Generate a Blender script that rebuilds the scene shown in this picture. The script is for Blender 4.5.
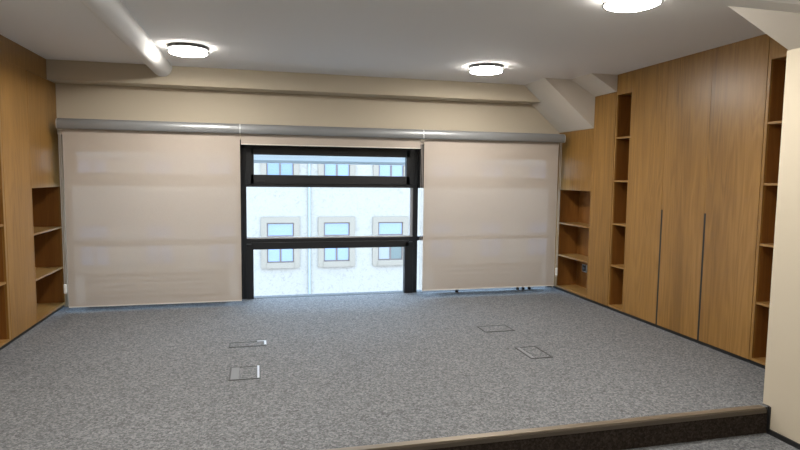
import bpy, bmesh, math, random
from mathutils import Vector, Matrix
random.seed(4)
for o in list(bpy.data.objects): bpy.data.objects.remove(o)
S = bpy.context.scene
COL = S.collection

# ------------------------------------------------------------------ camera
cam_d = bpy.data.cameras.new('camera'); cam = bpy.data.objects.new('camera', cam_d); COL.objects.link(cam)
yaw, pitch, roll = .243676, .0861078, .0119307
cy, sy = math.cos(yaw), math.sin(yaw)
f_ = Vector((sy*math.cos(pitch), cy*math.cos(pitch), -math.sin(pitch)))
r_ = Vector((cy, -sy, 0)); u_ = r_.cross(f_)
r2 = r_*math.cos(roll) + u_*math.sin(roll); u2 = -r_*math.sin(roll) + u_*math.cos(roll)
m = Matrix((r2, u2, -f_)).transposed().to_4x4(); m.translation = Vector((0, 0, 1.5))
cam.matrix_world = m
cam_d.sensor_width = 36; cam_d.lens = 571.97/800*36; cam_d.clip_start = .05; cam_d.clip_end = 300
S.camera = cam

# ------------------------------------------------------------------ sky, exposure
W = bpy.data.worlds.new('sky'); S.world = W; W.use_nodes = True
wn = W.node_tree.nodes; wl = W.node_tree.links
bg = wn['Background']; bg.inputs[1].default_value = 8.5
tc = wn.new('ShaderNodeTexCoord'); sep = wn.new('ShaderNodeSeparateXYZ'); cr = wn.new('ShaderNodeValToRGB')
wl.new(tc.outputs['Generated'], sep.inputs[0]); wl.new(sep.outputs[2], cr.inputs[0]); wl.new(cr.outputs[0], bg.inputs[0])
cr.color_ramp.elements[0].position = 0; cr.color_ramp.elements[0].color = (.46, .52, .61, 1)
cr.color_ramp.elements[1].position = .6; cr.color_ramp.elements[1].color = (.50, .72, 1.0, 1)
S.view_settings.view_transform = 'Standard'; S.view_settings.look = 'None'
S.view_settings.exposure = 0.0; S.view_settings.gamma = 1; S.view_settings.use_curve_mapping = False
LAMP = 165.0          # brightness of the ceiling lamp diffusers
LAMP_COL = (1.0, .95, .875)

# ------------------------------------------------------------------ measured room
XR, XL, YW, ZC, YS, ZL = 3.89, -2.095, 7.05, 2.645, 2.98, -.172
XRW, XLW = 4.24, -2.45      # the walls behind the joinery
XN = 3.27                   # near right wall

# ------------------------------------------------------------------ materials
def mat(name, col, rough=.6, metal=0, spec=.5):
    M = bpy.data.materials.new(name); M.use_nodes = True
    b = M.node_tree.nodes['Principled BSDF']
    b.inputs['Base Color'].default_value = (*col, 1); b.inputs['Roughness'].default_value = rough
    b.inputs['Metallic'].default_value = metal; b.inputs['Specular IOR Level'].default_value = spec
    return M
def nt(M): return M.node_tree.nodes, M.node_tree.links, M.node_tree.nodes['Principled BSDF']
def pos(N, L, scale, rnd=False):
    g = N.new('ShaderNodeNewGeometry'); mp = N.new('ShaderNodeMapping'); mp.inputs['Scale'].default_value = scale
    src = g.outputs['Position']
    if rnd:
        oi = N.new('ShaderNodeObjectInfo'); ad = N.new('ShaderNodeVectorMath'); ad.operation = 'MULTIPLY_ADD'
        ad.inputs[0].default_value = (3.1, 5.7, 9.3)
        cmb = N.new('ShaderNodeCombineXYZ')
        for k in range(3): L.new(oi.outputs['Random'], cmb.inputs[k])
        L.new(cmb.outputs[0], ad.inputs[1]); L.new(src, ad.inputs[2]); src = ad.outputs[0]
    L.new(src, mp.inputs[0]); return mp.outputs[0]
def noise(N, L, vec, scale, detail=3, rough=.55, dist=0):
    n = N.new('ShaderNodeTexNoise'); n.inputs['Scale'].default_value = scale; n.inputs['Detail'].default_value = detail
    n.inputs['Roughness'].default_value = rough; n.inputs['Distortion'].default_value = dist
    L.new(vec, n.inputs['Vector']); return n.outputs['Fac']
def ramp(N, L, fac, stops):
    r = N.new('ShaderNodeValToRGB'); e = r.color_ramp.elements
    while len(e) < len(stops): e.new(.5)
    for k, (p, c) in enumerate(stops): e[k].position = p; e[k].color = (*c, 1)
    L.new(fac, r.inputs[0]); return r.outputs[0]
def bump(N, L, h, b, strength, dist=.002):
    bp = N.new('ShaderNodeBump'); bp.inputs['Strength'].default_value = strength; bp.inputs['Distance'].default_value = dist
    L.new(h, bp.inputs['Height']); L.new(bp.outputs[0], b.inputs['Normal'])
def math_(N, L, op, a, b=None):
    q = N.new('ShaderNodeMath'); q.operation = op
    for k, v in enumerate((a, b)):
        if v is None: continue
        if isinstance(v, (int, float)): q.inputs[k].default_value = v
        else: L.new(v, q.inputs[k])
    return q.outputs[0]
def mixc(N, L, fac, a, b, mode='MIX'):
    q = N.new('ShaderNodeMix'); q.data_type = 'RGBA'; q.blend_type = mode
    for k, v in ((0, fac), (6, a), (7, b)):
        if isinstance(v, (int, float)): q.inputs[k].default_value = v
        elif isinstance(v, tuple): q.inputs[k].default_value = (*v, 1)
        else: L.new(v, q.inputs[k])
    return q.outputs[2]

def wood_mat(name, dark, mid, light, rough=.36, axis='Z'):
    M = mat(name, mid, rough); N, L, b = nt(M)
    s1 = {'Z': (3.2, 3.2, .32), 'Y': (3.2, .32, 3.2)}[axis]; s2 = {'Z': (60, 60, 2.2), 'Y': (60, 2.2, 60)}[axis]
    p1 = pos(N, L, s1, True); p2 = pos(N, L, s2, True)
    n1 = noise(N, L, p1, 1.6, 2, .45, .5)
    rings = math_(N, L, 'SINE', math_(N, L, 'MULTIPLY', n1, 60.0)); rings = math_(N, L, 'MULTIPLY', math_(N, L, 'ADD', rings, 1.0), .5)
    n2 = noise(N, L, p2, 1.0, 3, .6); n3 = noise(N, L, p1, .9, 2, .5)
    fac = math_(N, L, 'ADD', math_(N, L, 'MULTIPLY', rings, .12), math_(N, L, 'MULTIPLY', n2, .45))
    fac = math_(N, L, 'ADD', fac, math_(N, L, 'MULTIPLY', n3, .50))
    c = ramp(N, L, fac, [(.28, dark), (.52, mid), (.78, light)])
    L.new(c, b.inputs['Base Color']); bump(N, L, n2, b, .12, .0006)
    return M
M_OAK = wood_mat('oak_veneer', (.160, .080, .017), (.250, .128, .029), (.335, .180, .048))
M_OAKH = wood_mat('oak_veneer_shelf', (.22, .11, .03), (.27, .145, .042), (.34, .19, .062), axis='Y')
M_OAK_SHADE = wood_mat('oak_veneer_inside_shaded', (.15, .055, .010), (.20, .078, .015), (.25, .105, .022))  # shade and warm bounce inside the shelves put into the colour

M_BLACK = mat('black_plinth', (.012, .012, .013), .5)
M_FRAME = mat('black_window_profile', (.009, .010, .012), .4)
M_BEAD = mat('grey_glazing_bead', (.42, .43, .44), .4)
def plaster(name, col, s=.05):
    M = mat(name, col, .85, spec=.25); N, L, b = nt(M)
    v = pos(N, L, (1, 1, 1)); n = noise(N, L, v, 1.7, 3); f = noise(N, L, v, 140, 2)
    c = mixc(N, L, math_(N, L, 'MULTIPLY', n, s*2), col, tuple(k*.82 for k in col)); L.new(c, b.inputs['Base Color'])
    bump(N, L, f, b, .1, .001); return M
M_CEIL = plaster('ceiling_paint', (.76, .75, .735))
M_WALL = plaster('cream_wall_paint', (.53, .468, .365))
M_PIPE = mat('white_pipe_paint', (.72, .715, .70), .65)

def voro(N, L, vec, scale):
    q = N.new('ShaderNodeTexVoronoi'); q.inputs['Scale'].default_value = scale; L.new(vec, q.inputs['Vector'])
    sp = N.new('ShaderNodeSeparateColor'); L.new(q.outputs['Color'], sp.inputs[0]); return sp.outputs[0]
def carpet(name, a, b_, c_, scale=1.0, rough=.75, spec=.3):
    M = mat(name, b_, rough, spec=spec); N, L, b = nt(M)
    v = pos(N, L, (1, 1, 1)); n = voro(N, L, v, 78*scale); n2 = voro(N, L, v, 150*scale); n3 = noise(N, L, v, .9, 3)
    f = math_(N, L, 'ADD', math_(N, L, 'MULTIPLY', n, .6), math_(N, L, 'MULTIPLY', n2, .4))
    c = ramp(N, L, f, [(.12, a), (.5, b_), (.88, c_)])
    c = mixc(N, L, math_(N, L, 'MULTIPLY', n3, .25), c, (.8, .8, .8), 'MULTIPLY'); L.new(c, b.inputs['Base Color'])
    bump(N, L, n, b, .15, .001); return M
M_CARPET = carpet('grey_loop_carpet', (.072, .075, .080), (.136, .141, .149), (.235, .243, .252))
M_RISER = carpet('dark_brown_riser', (.018, .013, .010), (.03, .023, .018), (.05, .039, .032), rough=.9, spec=.1)
M_NOSE = mat('bronze_stair_nosing', (.26, .22, .17), .38, .6)
M_NOSE2 = mat('dark_nosing_lip', (.10, .08, .06), .45, .3)

def blind_mat():
    M = bpy.data.materials.new('screen_blind_fabric'); M.use_nodes = True
    N, L = M.node_tree.nodes, M.node_tree.links; N.clear()
    out = N.new('ShaderNodeOutputMaterial'); d = N.new('ShaderNodeBsdfDiffuse'); t = N.new('ShaderNodeBsdfTranslucent'); tr = N.new('ShaderNodeBsdfTransparent')
    v = pos(N, L, (300, 300, 300)); n = noise(N, L, v, 1.2, 1)
    c = ramp(N, L, n, [(.3, (.42, .367, .318)), (.7, (.49, .43, .375))]); L.new(c, d.inputs[0])
    t.inputs[0].default_value = (.58, .46, .36, 1)
    m1 = N.new('ShaderNodeMixShader'); m1.inputs[0].default_value = .08; L.new(d.outputs[0], m1.inputs[1]); L.new(t.outputs[0], m1.inputs[2])
    m2 = N.new('ShaderNodeMixShader'); m2.inputs[0].default_value = .052; L.new(m1.outputs[0], m2.inputs[1]); L.new(tr.outputs[0], m2.inputs[2])
    L.new(m2.outputs[0], out.inputs[0]); return M
M_BLIND = blind_mat()
M_HEM = mat('blind_hem_bar', (.62, .58, .53), .5)
M_CASS = mat('grey_blind_cassette', (.25, .258, .265), .34, .3)
M_CHAIN = mat('pale_bead_chain', (.55, .50, .46), .4)
M_WHITE = mat('white_plastic', (.8, .8, .78), .35)
M_DGREY = mat('dark_grey_metal', (.09, .09, .095), .4, .5)
M_RAD = mat('radiator_enamel', (.30, .29, .28), .5)
M_SILVER = mat('silver_lid_edge', (.62, .64, .66), .3, .6)
M_GREY = mat('grey_lid_plastic', (.17, .18, .19), .6)
M_BOXFR = mat('outlet_box_frame', (.045, .048, .052), .6)

def glass_mat(name, tint=(1, 1, 1)):
    M = bpy.data.materials.new(name); M.use_nodes = True
    N, L = M.node_tree.nodes, M.node_tree.links; N.clear()
    out = N.new('ShaderNodeOutputMaterial'); tr = N.new('ShaderNodeBsdfTransparent'); g = N.new('ShaderNodeBsdfGlossy'); fr = N.new('ShaderNodeFresnel')
    tr.inputs[0].default_value = (*tint, 1); g.inputs['Roughness'].default_value = .02; fr.inputs[0].default_value = 1.45
    gm = N.new('ShaderNodeNewGeometry'); ft = math_(N, L, 'MULTIPLY', fr.outputs[0], math_(N, L, 'SUBTRACT', 1.0, gm.outputs['Backfacing']))
    mx = N.new('ShaderNodeMixShader'); L.new(ft, mx.inputs[0]); L.new(tr.outputs[0], mx.inputs[1]); L.new(g.outputs[0], mx.inputs[2])
    L.new(mx.outputs[0], out.inputs[0]); return M
M_GLASS = glass_mat('window_glass', (.97, .985, .98))

def emis(name, col, st):
    M = bpy.data.materials.new(name); M.use_nodes = True
    b = M.node_tree.nodes['Principled BSDF']; b.inputs['Base Color'].default_value = (.9, .9, .9, 1)
    b.inputs['Emission Color'].default_value = (*col, 1); b.inputs['Emission Strength'].default_value = st; return M
M_DIFF = emis('lamp_diffuser', LAMP_COL, LAMP)
M_BAND = emis('lamp_side_band', LAMP_COL, LAMP*.22)
M_RING = mat('black_lamp_ring', (.03, .03, .03), .4)

# outside
def facade_mat():
    M = mat('pale_limestone', (.8, .78, .74), .9, spec=.1); N, L, b = nt(M)
    v = pos(N, L, (1, 1, 1)); n = noise(N, L, v, 1.3, 6, .7, .6); f = noise(N, L, v, 6, 5, .8, 1.5)
    c = ramp(N, L, f, [(.38, (.235, .212, .185)), (.45, (.29, .264, .232)), (.7, (.31, .284, .252))])
    c = mixc(N, L, math_(N, L, 'MULTIPLY', n, .3), c, (.285, .258, .225)); L.new(c, b.inputs['Base Color']); return M
M_FAC = facade_mat()
M_SURR = mat('cream_window_surround', (.225, .19, .15), .8)
M_OFR = mat('brown_outer_frame', (.10, .075, .07), .5)
M_OGL = mat('painted_sky_pane', (.17, .22, .32), .12, 0, .5)  # blue base colour stands in for the reflected sky
M_OGD = mat('curtained_pane', (.09, .115, .11), .3)
M_OGG = mat('grey_curtained_pane', (.20, .21, .22), .3)
M_SLOPE = plaster('warm_slope_paint', (.60, .555, .49))
M_CORN = mat('pale_blue_coat', (.75, .78, .80), .5)
M_CORN2 = mat('grey_bar_edge', (.38, .42, .45), .5)
M_STREET = mat('street_asphalt', (.30, .30, .30), .9)
M_DPIPE = mat('white_downpipe', (.25, .28, .29), .5)

# ------------------------------------------------------------------ mesh helpers (world coordinates in, local out)
def box(bm, x0, x1, y0, y1, z0, z1, bev=0):
    q = bmesh.new(); bmesh.ops.create_cube(q, size=1)
    for v in q.verts: v.co = Vector(((x0+x1)/2+v.co.x*(x1-x0), (y0+y1)/2+v.co.y*(y1-y0), (z0+z1)/2+v.co.z*(z1-z0)))
    if bev: bmesh.ops.bevel(q, geom=q.edges[:], offset=bev, segments=2, affect='EDGES', profile=.5)
    me = bpy.data.meshes.new('t'); q.to_mesh(me); q.free(); bm.from_mesh(me); bpy.data.meshes.remove(me)
def cyl(bm, a, b, r, seg=16, r1=None):
    a, b = Vector(a), Vector(b); d = b-a
    q = bmesh.new(); bmesh.ops.create_cone(q, cap_ends=True, segments=seg, radius1=r, radius2=r if r1 is None else r1, depth=d.length)
    R = Vector((0, 0, 1)).rotation_difference(d.normalized()).to_matrix().to_4x4()
    bmesh.ops.transform(q, matrix=Matrix.Translation((a+b)/2) @ R, verts=q.verts)
    me = bpy.data.meshes.new('t'); q.to_mesh(me); q.free(); bm.from_mesh(me); bpy.data.meshes.remove(me)
def lathe(bm, c, prof, seg=64, closed=False):
    rings = []
    for r, z in prof:
        if r < 1e-6: rings.append([bm.verts.new((c[0], c[1], c[2]+z))])
        else: rings.append([bm.verts.new((c[0]+r*math.cos(2*math.pi*k/seg), c[1]+r*math.sin(2*math.pi*k/seg), c[2]+z)) for k in range(seg)])
    pr = list(zip(rings, rings[1:])) + ([(rings[-1], rings[0])] if closed else [])
    for A, B in pr:
        for k in range(seg):
            k2 = (k+1) % seg
            if len(A) == 1: bm.faces.new((A[0], B[k], B[k2]))
            elif len(B) == 1: bm.faces.new((A[k], B[0], A[k2]))
            else: bm.faces.new((A[k], B[k], B[k2], A[k2]))
def prism(bm, pts, axis, a, b):
    """pts: 2-D outline; axis 'Y': pts are (x,z); axis 'X': pts are (y,z)"""
    mk = (lambda p, t: (p[0], t, p[1])) if axis == 'Y' else (lambda p, t: (t, p[0], p[1]))
    A = [bm.verts.new(mk(p, a)) for p in pts]; B = [bm.verts.new(mk(p, b)) for p in pts]
    bm.faces.new(A); bm.faces.new(B[::-1])
    for k in range(len(pts)): k2 = (k+1) % len(pts); bm.faces.new((A[k], A[k2], B[k2], B[k]))
def obj(name, fill, M, parent=None, loc=None, smooth=False, label=None, bevel=0):
    bm = bmesh.new(); fill(bm); bmesh.ops.recalc_face_normals(bm, faces=bm.faces)
    o_ = Vector(loc) if loc is not None else Vector((0, 0, 0))
    base = o_
    if parent is not None:
        base = Vector(parent.get('_w', (0, 0, 0))); o_ = Vector((0, 0, 0))
    for v in bm.verts: v.co -= base
    if smooth:
        for f in bm.faces: f.smooth = True
    me = bpy.data.meshes.new(name); bm.to_mesh(me); bm.free(); me.materials.append(M)
    if smooth: me.set_sharp_from_angle(angle=math.radians(40))
    o = bpy.data.objects.new(name, me); COL.objects.link(o); o['_w'] = tuple(base)
    if parent is not None: o.parent = parent
    else: o.location = o_
    if label: o['label'] = label
    if bevel:
        mb = o.modifiers.new('bevel', 'BEVEL'); mb.width = bevel; mb.segments = 2; mb.limit_method = 'ANGLE'
    return o
def thing(name, label, cat, loc, group=None):
    o = bpy.data.objects.new(name, None); COL.objects.link(o); o.location = loc; o['_w'] = tuple(loc); o.empty_display_size = .1
    o['label'] = label; o['category'] = cat
    if group: o['group'] = group
    return o
def tag(o, label, cat, group=None):
    o['label'] = label; o['category'] = cat
    if group: o['group'] = group
    return o
def struct(name, fill, M, parent=None, smooth=False):
    o = obj(name, fill, M, parent, smooth=smooth)
    if parent is None: o['kind'] = 'structure'
    return o
def B(*a, **k): return lambda bm: box(bm, *a, **k)
def BS(*bs): return lambda bm: [box(bm, *a) for a in bs]
def dup(root, loc, label):
    c = root.copy(); COL.objects.link(c); c.location = loc; c['label'] = label
    for ch in list(root.children):
        d = ch.copy(); COL.objects.link(d); d.parent = c
        for g in list(ch.children):
            e = g.copy(); COL.objects.link(e); e.parent = d
    return c

# ------------------------------------------------------------------ the room shell
XA, YA = -3.6, -3.2
struct('floor', B(XLW, XRW, YS, YW+.12, -.16, 0), M_CARPET)                       # raised platform
struct('floor_lower', B(XA, XRW, YA, YS+.0, ZL-.1, ZL), M_CARPET)
struct('stair_riser', B(XLW, XN, YS-.012, YS, ZL, -.018), M_RISER)
ns = struct('stair_nosing', lambda bm: (box(bm, XLW, XN-.03, YS-.014, YS+.032, -.006, .006, .0025)), M_NOSE)
obj('nosing_lip', B(XLW, XN-.03, YS-.022, YS-.012, -.030, -.006), M_NOSE2, ns)
struct('ceiling', B(XA, XRW+.1, YA, YW+.3, ZC, ZC+.12), M_CEIL)
struct('wall_left', BS((XLW-.1, XLW, 4.55, YW+.12, -.1, ZC), (XLW, XL, YS, 4.60, 0, ZC), (XA, XLW+.02, YS-.1, YS+.05, ZL, ZC)), M_WALL)
struct('wall_left_near', B(XA-.1, XA, YA, YS, ZL, ZC), M_WALL)
struct('wall_right', B(XRW, XRW+.1, 3.0, YW+.12, -.1, ZC), M_WALL)
struct('wall_near', B(XA, XRW, YA-.1, YA, ZL, ZC), M_WALL)
# near right wall: a boxed-out pier that stops at the platform, its sloping ceiling above
struct('wall_right_near', BS((XN, XRW, YA, 2.965, ZL, .012), (XN, XRW, YA, 3.018, .012, 2.32)), M_WALL)
struct('ceiling_slope_near', lambda bm: prism(bm, [(XN, 2.32), (XRW, 2.32), (XRW, ZC), (XN-.672, ZC)], 'Y', YA, 3.005), M_SLOPE)
struct('ceiling_beam', B(XA, XRW, 2.445, 2.567, 2.40, ZC), M_CEIL)
bb = struct('baseboard_right', BS((XN-.012, XN, YA, 2.953, ZL, ZL+.032)), M_BLACK)
obj('end_strip', B(XN-.012, XN+.03, 2.953, 2.968, ZL, .008), M_BLACK, bb)
# window side: soffit, lintel wall, sloped boxings
struct('soffit_window', B(XLW, XRW, 6.68, YW+.12, 2.445, ZC), M_WALL)
struct('wall_window', BS((XLW, XRW, 6.935, YW+.12, 1.90, 2.445), (XLW, -2.07, 6.985, YW+.12, 0, 1.90), (3.90, XRW, 6.985, YW+.12, 0, 1.90)), M_WALL)
k1 = (ZC-2.09)/(XR-3.234)
def slope(bm, x0, z1, ya, yb):
    k = (ZC-z1)/(XR-x0)
    prism(bm, [(x0, ZC), (XR, z1), (XRW, z1), (XRW, ZC)], 'Y', ya, yb)
struct('ceiling_slope_window', lambda bm: slope(bm, 3.234, 2.092, 6.14, YW), M_SLOPE)
struct('ceiling_slope_corner', lambda bm: slope(bm, 3.563, 2.462, 5.712, 6.14), M_SLOPE)

# ------------------------------------------------------------------ windows
def sash_window(n, x0, x1, full=True):
    w = bpy.data.objects.new('window_%d' % n, None); COL.objects.link(w); w['kind'] = 'structure'; w['_w'] = ((x0+x1)/2, YW, 0.0); w.location = w['_w']
    ya, yb = YW-.03, YW+.05
    obj('frame', BS((x0, x0+.049, ya, yb, 0, 1.90), (x1-.054, x1, ya, yb, 0, 1.90), (x0, x1, ya, yb, 1.80, 1.90),
                    (x0+.04, x1-.04, ya, yb, 1.346, 1.40), (x0+.04, x1-.04, ya, yb, .665, .725), (x0+.04, x1-.04, ya, yb, -.02, .004)), M_FRAME, w, bevel=.004)
    if full:
        s = obj('top_sash', BS((x0+.04, x0+.139, ya-.02, yb-.02, 1.385, 1.815), (x1-.151, x1-.045, ya-.02, yb-.02, 1.385, 1.815),
                               (x0+.1, x1-.1, ya-.02, yb-.02, 1.385, 1.492), (x0+.1, x1-.1, ya-.02, yb-.02, 1.728, 1.815)), M_FRAME, w, bevel=.004)
        obj('sash_handle', lambda bm: (box(bm, .90, 1.07, ya-.05, ya-.034, 1.775, 1.79, .004), box(bm, .955, .99, ya-.036, ya-.02, 1.768, 1.797, .003)), M_BLACK, s)
        for hx in (.03, 1.70): obj('latch', B(hx-.05, hx+.05, ya-.032, ya-.02, 1.405, 1.42, bev=.003), M_BLACK, s)
        obj('top_pane', B(x0+.13, x1-.14, YW-.004, YW+.004, 1.48, 1.74), M_GLASS, w)
        l = obj('lower_sash', BS((x0+.045, x0+.124, ya-.02, yb-.02, 0.0, .66), (x1-.160, x1-.05, ya-.02, yb-.02, 0.0, .66), (x0+.1, x1-.1, ya-.02, yb-.02, .597, .68)), M_FRAME, w, bevel=.004)
        obj('lower_pane', B(x0+.11, x1-.14, YW-.004, YW+.004, .003, .61), M_GLASS, w)
        obj('glazing_bead', BS((x0+.049, x1-.054, ya+.005, ya+.03, .725, .743), (x1-.088, x1-.054, ya+.012, ya+.035, .743, 1.346)), M_BEAD, w)
    else:
        obj('top_sash', BS((x0+.04, x0+.12, ya-.02, yb-.02, 1.385, 1.815), (x1-.12, x1-.04, ya-.02, yb-.02, 1.385, 1.815),
                           (x0+.1, x1-.1, ya-.02, yb-.02, 1.385, 1.492), (x0+.1, x1-.1, ya-.02, yb-.02, 1.728, 1.815)), M_FRAME, w, bevel=.004)
        obj('top_pane', B(x0+.11, x1-.11, YW-.004, YW+.004, 1.48, 1.74), M_GLASS, w)
        obj('lower_pane', B(x0+.04, x1-.04, YW-.004, YW+.004, .003, .67), M_GLASS, w)
    obj('middle_pane', B(x0+.045, x1-.05, YW-.004, YW+.004, .72, 1.35), M_GLASS, w)
    return w
sash_window(1, -.184, 1.967)
sash_window(2, -2.07, -.184, False)
def side_window():   # right window: its first post is slim, so daylight shows beside the blind
    x0, x1 = 1.967, 3.90
    w = bpy.data.objects.new('window_3', None); COL.objects.link(w); w['kind'] = 'structure'; w['_w'] = ((x0+x1)/2, YW, 0.0); w.location = w['_w']
    ya, yb = YW-.03, YW+.05
    obj('frame', BS((x0, x0+.01, ya, yb, 0, 1.90), (x1-.054, x1, ya, yb, 0, 1.90), (x0, x1, ya, yb, 1.80, 1.90),
                    (x0, x1-.04, ya, yb, 1.346, 1.40), (x0, x1-.04, ya, yb, .675, .725), (x0, x1-.04, ya, yb, -.02, .004)), M_FRAME, w)
    obj('top_sash', BS((x0+.01, x0+.12, ya-.02, yb-.02, 1.346, 1.815), (x1-.12, x1-.04, ya-.02, yb-.02, 1.385, 1.815),
                       (x0+.1, x1-.1, ya-.02, yb-.02, 1.385, 1.492), (x0+.1, x1-.1, ya-.02, yb-.02, 1.728, 1.815)), M_FRAME, w)
    obj('top_pane', B(x0+.11, x1-.11, YW-.004, YW+.004, 1.48, 1.74), M_GLASS, w)
    obj('middle_pane', B(x0+.005, x1-.05, YW-.004, YW+.004, .72, 1.35), M_GLASS, w)
    obj('lower_pane', B(x0+.005, x1-.05, YW-.004, YW+.004, .003, .68), M_GLASS, w)
side_window()

# ------------------------------------------------------------------ roller blinds
YF = 6.68
def blind(label, x0, x1, zb, fx0, fx1, chains):
    t = thing('roller_blind', label, 'blind', ((x0+x1)/2, YF, 0), 'roller blinds across the window wall')
    zt, zc0 = 2.052, 1.945
    prof = [(YF+.05, zt), (YF-.02, zt), (YF-.046, zt-.012), (YF-.058, zt-.035), (YF-.061, zt-.06), (YF-.056, zc0+.012), (YF-.046, zc0), (YF+.05, zc0)]
    obj('cassette', lambda bm: prism(bm, prof, 'X', x0+.006, x1-.006), M_CASS, t, smooth=True)
    for a, b in ((x0, x0+.007), (x1-.007, x1)):
        obj('end_cap', lambda bm: prism(bm, [(y-(.002 if y < YF+.04 else 0), z) for y, z in prof], 'X', a, b), M_SILVER, t)
    for k in (.12, .5, .88):
        bx_ = x0+(x1-x0)*k
        obj('wall_bracket', B(bx_-.02, bx_+.02, YF+.05, 6.935, zc0+.02, zc0+.05), M_DGREY, t)
    def cloth(bm):      # a real sheet: one layer of woven screen fabric
        n = 24
        V = [[bm.verts.new((fx0+(fx1-fx0)*i/n, YF+.0007*math.sin(i*1.7+2.1*j), zb+.006+(zc0+.02-zb)*j/n)) for i in range(n+1)] for j in range(n+1)]
        for j in range(n):
            for i in range(n): bm.faces.new((V[j][i], V[j][i+1], V[j+1][i+1], V[j+1][i]))
    f = obj('fabric', cloth, M_BLIND, t, smooth=True)
    obj('hem_bar', lambda bm: box(bm, fx0, fx1, YF-.006, YF+.006, zb, zb+.012, .002), M_HEM, f)
    for cx, cz, w, cy_ in chains:
        def ch(bm, cx=cx, cz=cz, cy_=cy_):
            for dx in (-.008, .010):
                cyl(bm, (cx+dx, cy_, cz), (cx+dx, cy_, zc0+.01), .002, 6)
            cyl(bm, (cx-.008, cy_, cz), (cx+.010, cy_, cz), .002, 6)
        c = obj('bead_chain', ch, M_CHAIN, t)
        if w is not None: obj('chain_weight', lambda bm, cx=cx, w=w, cy_=cy_: box(bm, cx-.014, cx+.014, cy_-.010, cy_+.010, w-.05, w+.05, .007), M_WHITE, c)
blind('full-length taupe roller blind lowered left of the open window, beside the left bookshelves', -2.012, -.190, .052, -1.974, -.191, [(-1.994, .22, .26, YF-.02)])
blind('short middle roller blind rolled up above the bare black-framed window', -.188, 1.928, 1.824, -.180, 1.905, [(1.916, .12, None, YF-.025)])
blind('full-length taupe roller blind lowered right of the open window, beside the right-hand joinery', 1.930, 3.802, .088, 1.950, 3.742, [(3.762, .22, .28, YF-.02)])

# ------------------------------------------------------------------ low radiators behind the lowered blinds
def radiator(label, x0, x1, feet):
    t = thing('radiator', label, 'radiator', ((x0+x1)/2, 6.97, 0), 'low radiators behind the lowered blinds')
    for k in range(5):
        z = .052 + k*.064
        obj('slat', lambda bm, z=z: box(bm, x0, x1, 6.974, 6.986, z, z+.050, .003), M_RAD, t)
    for x in (x0+.12, (x0+x1)/2, x1-.12): obj('bracket', B(x-.012, x+.012, 6.988, 7.0, .03, .35), M_DGREY, t)
    for fx in feet:
        obj('foot', lambda bm, fx=fx: (cyl(bm, (fx, 6.95, 0), (fx, 6.95, .026), .022, 16), cyl(bm, (fx, 6.95, .02), (fx, 6.965, .06), .012, 10)), M_BLACK, t)
radiator('low slatted radiator showing faintly through the left lowered blind', -1.89, -.335, (-1.60, -.56, -.44))
radiator('low slatted radiator showing faintly through the right lowered blind', 2.195, 3.72, (2.50, 3.36, 3.44, 3.53))

# ------------------------------------------------------------------ joinery
PL = .034     # plinth height
def sgn(side): return 1 if side == 'R' else -1
def fx(side, d):   # x at depth d behind the joinery face
    return XR+d if side == 'R' else XL-d
def bxs(side, d0, d1, y0, y1, z0, z1):
    a, b = sorted((fx(side, d0), fx(side, d1))); return (a, b, y0, y1, z0, z1)
def plinth(t, side, y0, y1):
    obj('plinth', BS(bxs(side, .014, .033, y0, y1, 0, PL)), M_BLACK, t)
DEP = .30
def bookcase(name, label, side, y0, y1, oy0, oy1, oz1, ztop, shelves, group='open bookcases in the oak joinery'):
    """carcass y0..y1, opening oy0..oy1 from PL to oz1, closed above to ztop"""
    t = thing(name, label, 'bookcase' if 'book' in name else 'shelves', (fx(side, DEP/2), (y0+y1)/2, 0), group)
    obj('carcass', BS(bxs(side, 0, DEP, y0, oy0, PL, ztop), bxs(side, 0, DEP, oy1, y1, PL, ztop), bxs(side, .0, DEP, oy0, oy1, oz1, oz1+.02) if ztop-oz1 < .03 else bxs(side, .0, DEP, oy0, oy1, oz1, ztop)), M_OAK, t, bevel=.0012)
    obj('back_panel', BS(bxs(side, DEP-.012, DEP, oy0, oy1, PL, oz1)), M_OAK_SHADE, t)
    obj('side_shade_sheet', BS(bxs(side, .018, DEP-.012, oy1-.0025, oy1, PL+.02, oz1)), M_OAK_SHADE, t)  # thin sheets added to carry the painted inside shade
    obj('side_shade_sheet', BS(bxs(side, .018, DEP-.012, oy0, oy0+.0025, PL+.02, oz1)), M_OAK_SHADE, t)
    obj('bottom_board', BS(bxs(side, 0, DEP-.012, oy0, oy1, PL, PL+.02)), M_OAKH, t)
    for z in shelves:
        obj('shelf', BS(bxs(side, .004, DEP-.012, oy0, oy1, z-.018, z)), M_OAKH, t, bevel=.001)
    plinth(t, side, y0, y1)
    return t
def panel_cabinet(label, side, y0, y1, ztop, name='tall_cabinet'):
    t = thing(name, label, 'cabinet', (fx(side, DEP/2), (y0+y1)/2, 0))
    obj('carcass', BS(bxs(side, .02, DEP, y0+.002, y1-.002, PL, ztop)), M_OAK, t)
    obj('door', BS(bxs(side, 0, .0195, y0+.0015, y1-.0015, PL, ztop)), M_OAK, t, bevel=.0012)
    plinth(t, side, y0, y1)
    return t
SH = (1.955, 1.475, .993, .518)
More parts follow.
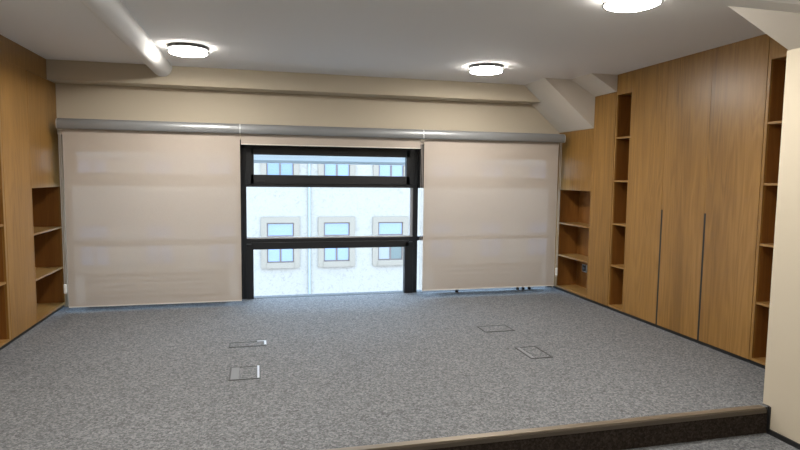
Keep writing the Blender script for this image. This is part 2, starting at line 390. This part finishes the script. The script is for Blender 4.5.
# right side, from the window towards the camera
t = bookcase('corner_shelf_unit', 'low oak shelf unit with three open shelves under a solid top, beside the right blind', 'R', 6.135, 6.98, 6.15, 6.872, 1.338, 2.09, (.905, .478), 'open shelf units by the window')
panel_cabinet('narrow plain oak cabinet under the sloped ceiling, between shelf unit and slim bookcase', 'R', 5.716, 6.133, 2.46)
bookcase('slim_bookcase', 'slim full-height open oak bookcase right of the sloped ceiling boxing', 'R', 5.425, 5.706, 5.442, 5.688, 2.42, ZC, SH)
def wardrobe(label, y0, y1, groove):
    t = thing('wardrobe', label, 'wardrobe', (fx('R', .15), (y0+y1)/2, 0), 'full-height oak wardrobes on the right wall')
    obj('carcass', BS(bxs('R', .02, DEP, y0+.002, y1-.002, PL, ZC)), M_OAK, t)
    g = 1.195
    if groove:      # finger-pull recess cut along the far edge of this door
        d = obj('door', BS(bxs('R', 0, .0195, y0+.0015, y1-.022, PL, g), bxs('R', 0, .0195, y0+.0015, y1-.0015, g, ZC)), M_OAK, t)
        obj('finger_pull', BS(bxs('R', -.001, .0195, y1-.022, y1-.0015, PL, g)), M_BLACK, d)
    else:
        obj('door', BS(bxs('R', 0, .0195, y0+.0015, y1-.0015, PL, ZC)), M_OAK, t)
    plinth(t, 'R', y0, y1)
wardrobe('full-height oak wardrobe nearest the window, right of the slim bookcase, plain left edge', 4.888, 5.423, False)
wardrobe('middle one of three full-height oak wardrobes, black finger pull on its left', 4.322, 4.888, True)
wardrobe('full-height oak wardrobe nearest the camera, left of the bookcase by the cream wall', 3.752, 4.322, True)
bookcase('bookcase', 'tall open oak bookcase partly hidden behind the cream wall at the right', 'R', 3.03, 3.748, 3.05, 3.722, 2.435, ZC, SH)
# left side
bookcase('corner_shelf_unit', 'low oak shelf unit with three open shelves beside the left blind', 'L', 6.135, 6.98, 6.15, 6.965, 1.338, 2.44, (.900, .455), 'open shelf units by the window')
panel_cabinet('full-height plain oak cabinet on the left, between bookcase and shelf unit', 'L', 5.545, 6.133, 2.445)
bookcase('bookcase', 'tall open oak bookcase cut off by the left edge of the picture', 'L', 4.62, 5.542, 4.64, 5.500, 2.32, 2.445, SH[:0]+(1.85, 1.05, .555))
obj_top = struct('trim_1', BS((XLW, XL, 4.60, 6.68, 2.445, ZC)), M_OAK)

# socket in the corner niche
bx = fx('R', DEP-.012)
bx = bx
t = thing('wall_socket', 'small black and silver power socket on the back of the right corner niche', 'socket', (bx, 6.66, .31))
obj('plate', lambda bm: box(bm, bx-.012, bx, 6.605, 6.715, .262, .362, .003), M_SILVER, t)
obj('outlet', lambda bm: (box(bm, bx-.018, bx-.012, 6.622, 6.698, .275, .350, .004)), M_BLACK, t)
obj('socket_hole', lambda bm: cyl(bm, (bx-.021, 6.66, .312), (bx-.018, 6.66, .312), .018, 20), M_GREY, t)

# ------------------------------------------------------------------ ceiling lamps and pipe
def lamp(label, x, y):
    t = thing('ceiling_lamp', label, 'ceiling lamp', (x, y, ZC), 'round ceiling lamps')
    c = (x, y, ZC); R_ = .176
    obj('mounting_ring', lambda bm: lathe(bm, c, [(0, 0), (R_, 0), (R_, -.028), (R_-.004, -.030), (0, -.030)]), M_RING, t, smooth=True)
    obj('light_band', lambda bm: lathe(bm, c, [(R_-.010, -.030), (R_-.008, -.031), (R_-.008, -.047), (R_-.010, -.048)], closed=False), M_BAND, t, smooth=True)
    obj('trim_ring', lambda bm: lathe(bm, c, [(R_-.006, -.047), (R_+.002, -.047), (R_+.002, -.057), (R_-.012, -.057)], closed=True), M_RING, t, smooth=True)
    obj('diffuser', lambda bm: lathe(bm, c, [(R_-.010, -.055), (R_-.013, -.059), (R_-.024, -.064), (R_*.5, -.067), (0, -.068)]), M_DIFF, t, smooth=True)
    return t
l0 = lamp('round ceiling lamp beside the white pipe', -.605, 5.63)
dup(l0, (2.315, 5.68, ZC), 'round ceiling lamp near the sloped ceiling above the right blind')
dup(l0, (2.285, 3.235, ZC), 'round ceiling lamp cut off by the top edge of the picture')
dup(l0, (-.605, 3.235, ZC), 'unseen round ceiling lamp added for room light, nearer than the one by the pipe')  # this and the next two are out of view, added to light the room
dup(l0, (2.05, .7, ZC), 'unseen round ceiling lamp added for light over the lower floor, on the right')
dup(l0, (-.605, .7, ZC), 'unseen round ceiling lamp added for light over the lower floor, on the left')

def pipe_f(bm):
    cyl(bm, (-.985, YA+.01, 2.628), (-.985, 6.672, 2.628), .103, 48)
tag(obj('ceiling_pipe', pipe_f, M_PIPE, loc=(-.985, 6.67, 2.628), smooth=True), 'thick white pipe running along the ceiling to the soffit', 'pipe')

# ------------------------------------------------------------------ floor outlet boxes
def floor_box(label, x0, x1, y0, y1, kind):
    t = thing('floor_outlet_box', label, 'floor box', ((x0+x1)/2, (y0+y1)/2, 0), 'floor outlet boxes in the carpet')
    w = .013; h = .004
    obj('frame', BS((x0, x1, y0, y0+w, 0, h), (x0, x1, y1-w, y1, 0, h), (x0, x0+w, y0+w, y1-w, 0, h), (x1-w, x1, y0+w, y1-w, 0, h)), M_BOXFR, t)
    a = x0+w
    if kind == 'B':
        obj('cable_flap', BS((x0+w, x0+.07, y0+w, y1-w, 0, .0035)), M_GREY, t); a = x0+.07+.008
        obj('lid_edge', BS((x1-.024, x1-.008, y0+.012, y1-.002, 0, .0055)), M_SILVER, t, label='silver lid edge')
    if kind == 'D':
        obj('cable_flap', BS((x0+w, x0+.045, y0+w, y1-w, 0, .0035)), M_GREY, t); a = x0+.045+.006
    if kind == 'A':
        obj('lid_edge', BS((x1-.014, x1+.004, y0+.03, y1+.006, 0, .0055), (x1-.075, x1-.014, y1-.012, y1+.006, 0, .0055)), M_SILVER, t, label='bright silver L-shaped corner')
    obj('carpet_lid', BS((a, x1-w-.003, y0+w+.003, y1-w-.003, 0, .003)), M_CARPET, t)
floor_box('floor outlet box with a bright silver corner, nearest the open window', -.258, .055, 5.04, 5.185, 'A')
floor_box('floor outlet box with a grey flap and silver right edge, left front of the carpet', -.222, .006, 4.218, 4.508, 'B')
floor_box('plain dark-rimmed floor outlet box nearest the right lowered blind', 2.118, 2.428, 5.055, 5.275, 'C')
floor_box('dark-rimmed floor outlet box nearest the wardrobes, right front of the carpet', 2.184, 2.386, 4.222, 4.542, 'D')

# ------------------------------------------------------------------ across the street
FY = 22.0; FS = FY/20
def F(x, z): return x*FS, 1.5+(z-1.5)*FS
struct('street', B(-40, 60, YW+.3, 60, -10.4, -10.2), M_STREET)
# pale band across the top pane, built as a solid bar outside
cn = struct('outside_bar', BS((-3, 5, 7.98, 8.10, 1.688, 1.86)), M_CORN)
obj('front_lip', BS((-3, 5, 7.96, 8.10, 1.648, 1.688)), M_CORN2, cn)
bld = thing('facing_building', 'pale stone office building across the street seen through the bare window', 'building', (4, FY, -10.2))
obj('facade', B(-25, 35, FY, FY+10, -10.2, 7.5), M_FAC, bld)
obj('cornice', B(-25.3, 35.3, FY-.5, FY, 7.0, 7.5), M_CORN, bld)
for x in (1.72*FS, 7.6*FS, -4.2*FS): obj('downpipe', lambda bm: cyl(bm, (x, FY-.06, -10.2), (x, FY-.06, 7.0), .045, 12), M_DPIPE, bld)
def far_window(cx, zt, special=False):
    h, w = 1.38*FS, .915*FS
    x0, x1, z0 = cx-w/2, cx+w/2, zt-h
    s = .19*FS
    wn_ = obj('window', BS((x0-s, x0, FY-.07, FY+.02, z0-s, zt+s), (x1, x1+s, FY-.07, FY+.02, z0-s, zt+s), (x0, x1, FY-.07, FY+.02, zt, zt+s), (x0, x1, FY-.10, FY+.02, z0-s, z0)), M_SURR, bld)
    b = .045; zt2 = zt-.44*FS
    obj('frame', BS((x0, x0+b, FY-.03, FY+.01, z0, zt), (x1-b, x1, FY-.03, FY+.01, z0, zt), (x0+b, x1-b, FY-.03, FY+.01, zt-b, zt), (x0+b, x1-b, FY-.03, FY+.01, z0, z0+b),
                    (x0+b, x1-b, FY-.03, FY+.01, zt2-.06, zt2), (cx-.035, cx+.035, FY-.03, FY+.01, z0+b, zt2-.06)), M_OFR, wn_)
    obj('pane', BS((x0+b, x1-b, FY-.012, FY+.008, zt2, zt-b)), M_OGL, wn_)
    obj('pane', BS((x0+b, cx-.035, FY-.012, FY+.008, z0+b, zt2-.06)), M_OGG if special else M_OGL, wn_)
    obj('pane', BS((cx+.035, x1-b, FY-.012, FY+.008, z0+b, zt2-.06)), M_OGD if special else M_OGL, wn_)
for k in range(-3, 6):
    cx = (.735 + 1.94*k)*FS
    for row in (1, 0, -1):
        far_window(cx, F(0, -.16)[1] + 2.97*FS*row, k == 2 and row == 0)

for o in bpy.data.objects:
    if '_w' in o: del o['_w']
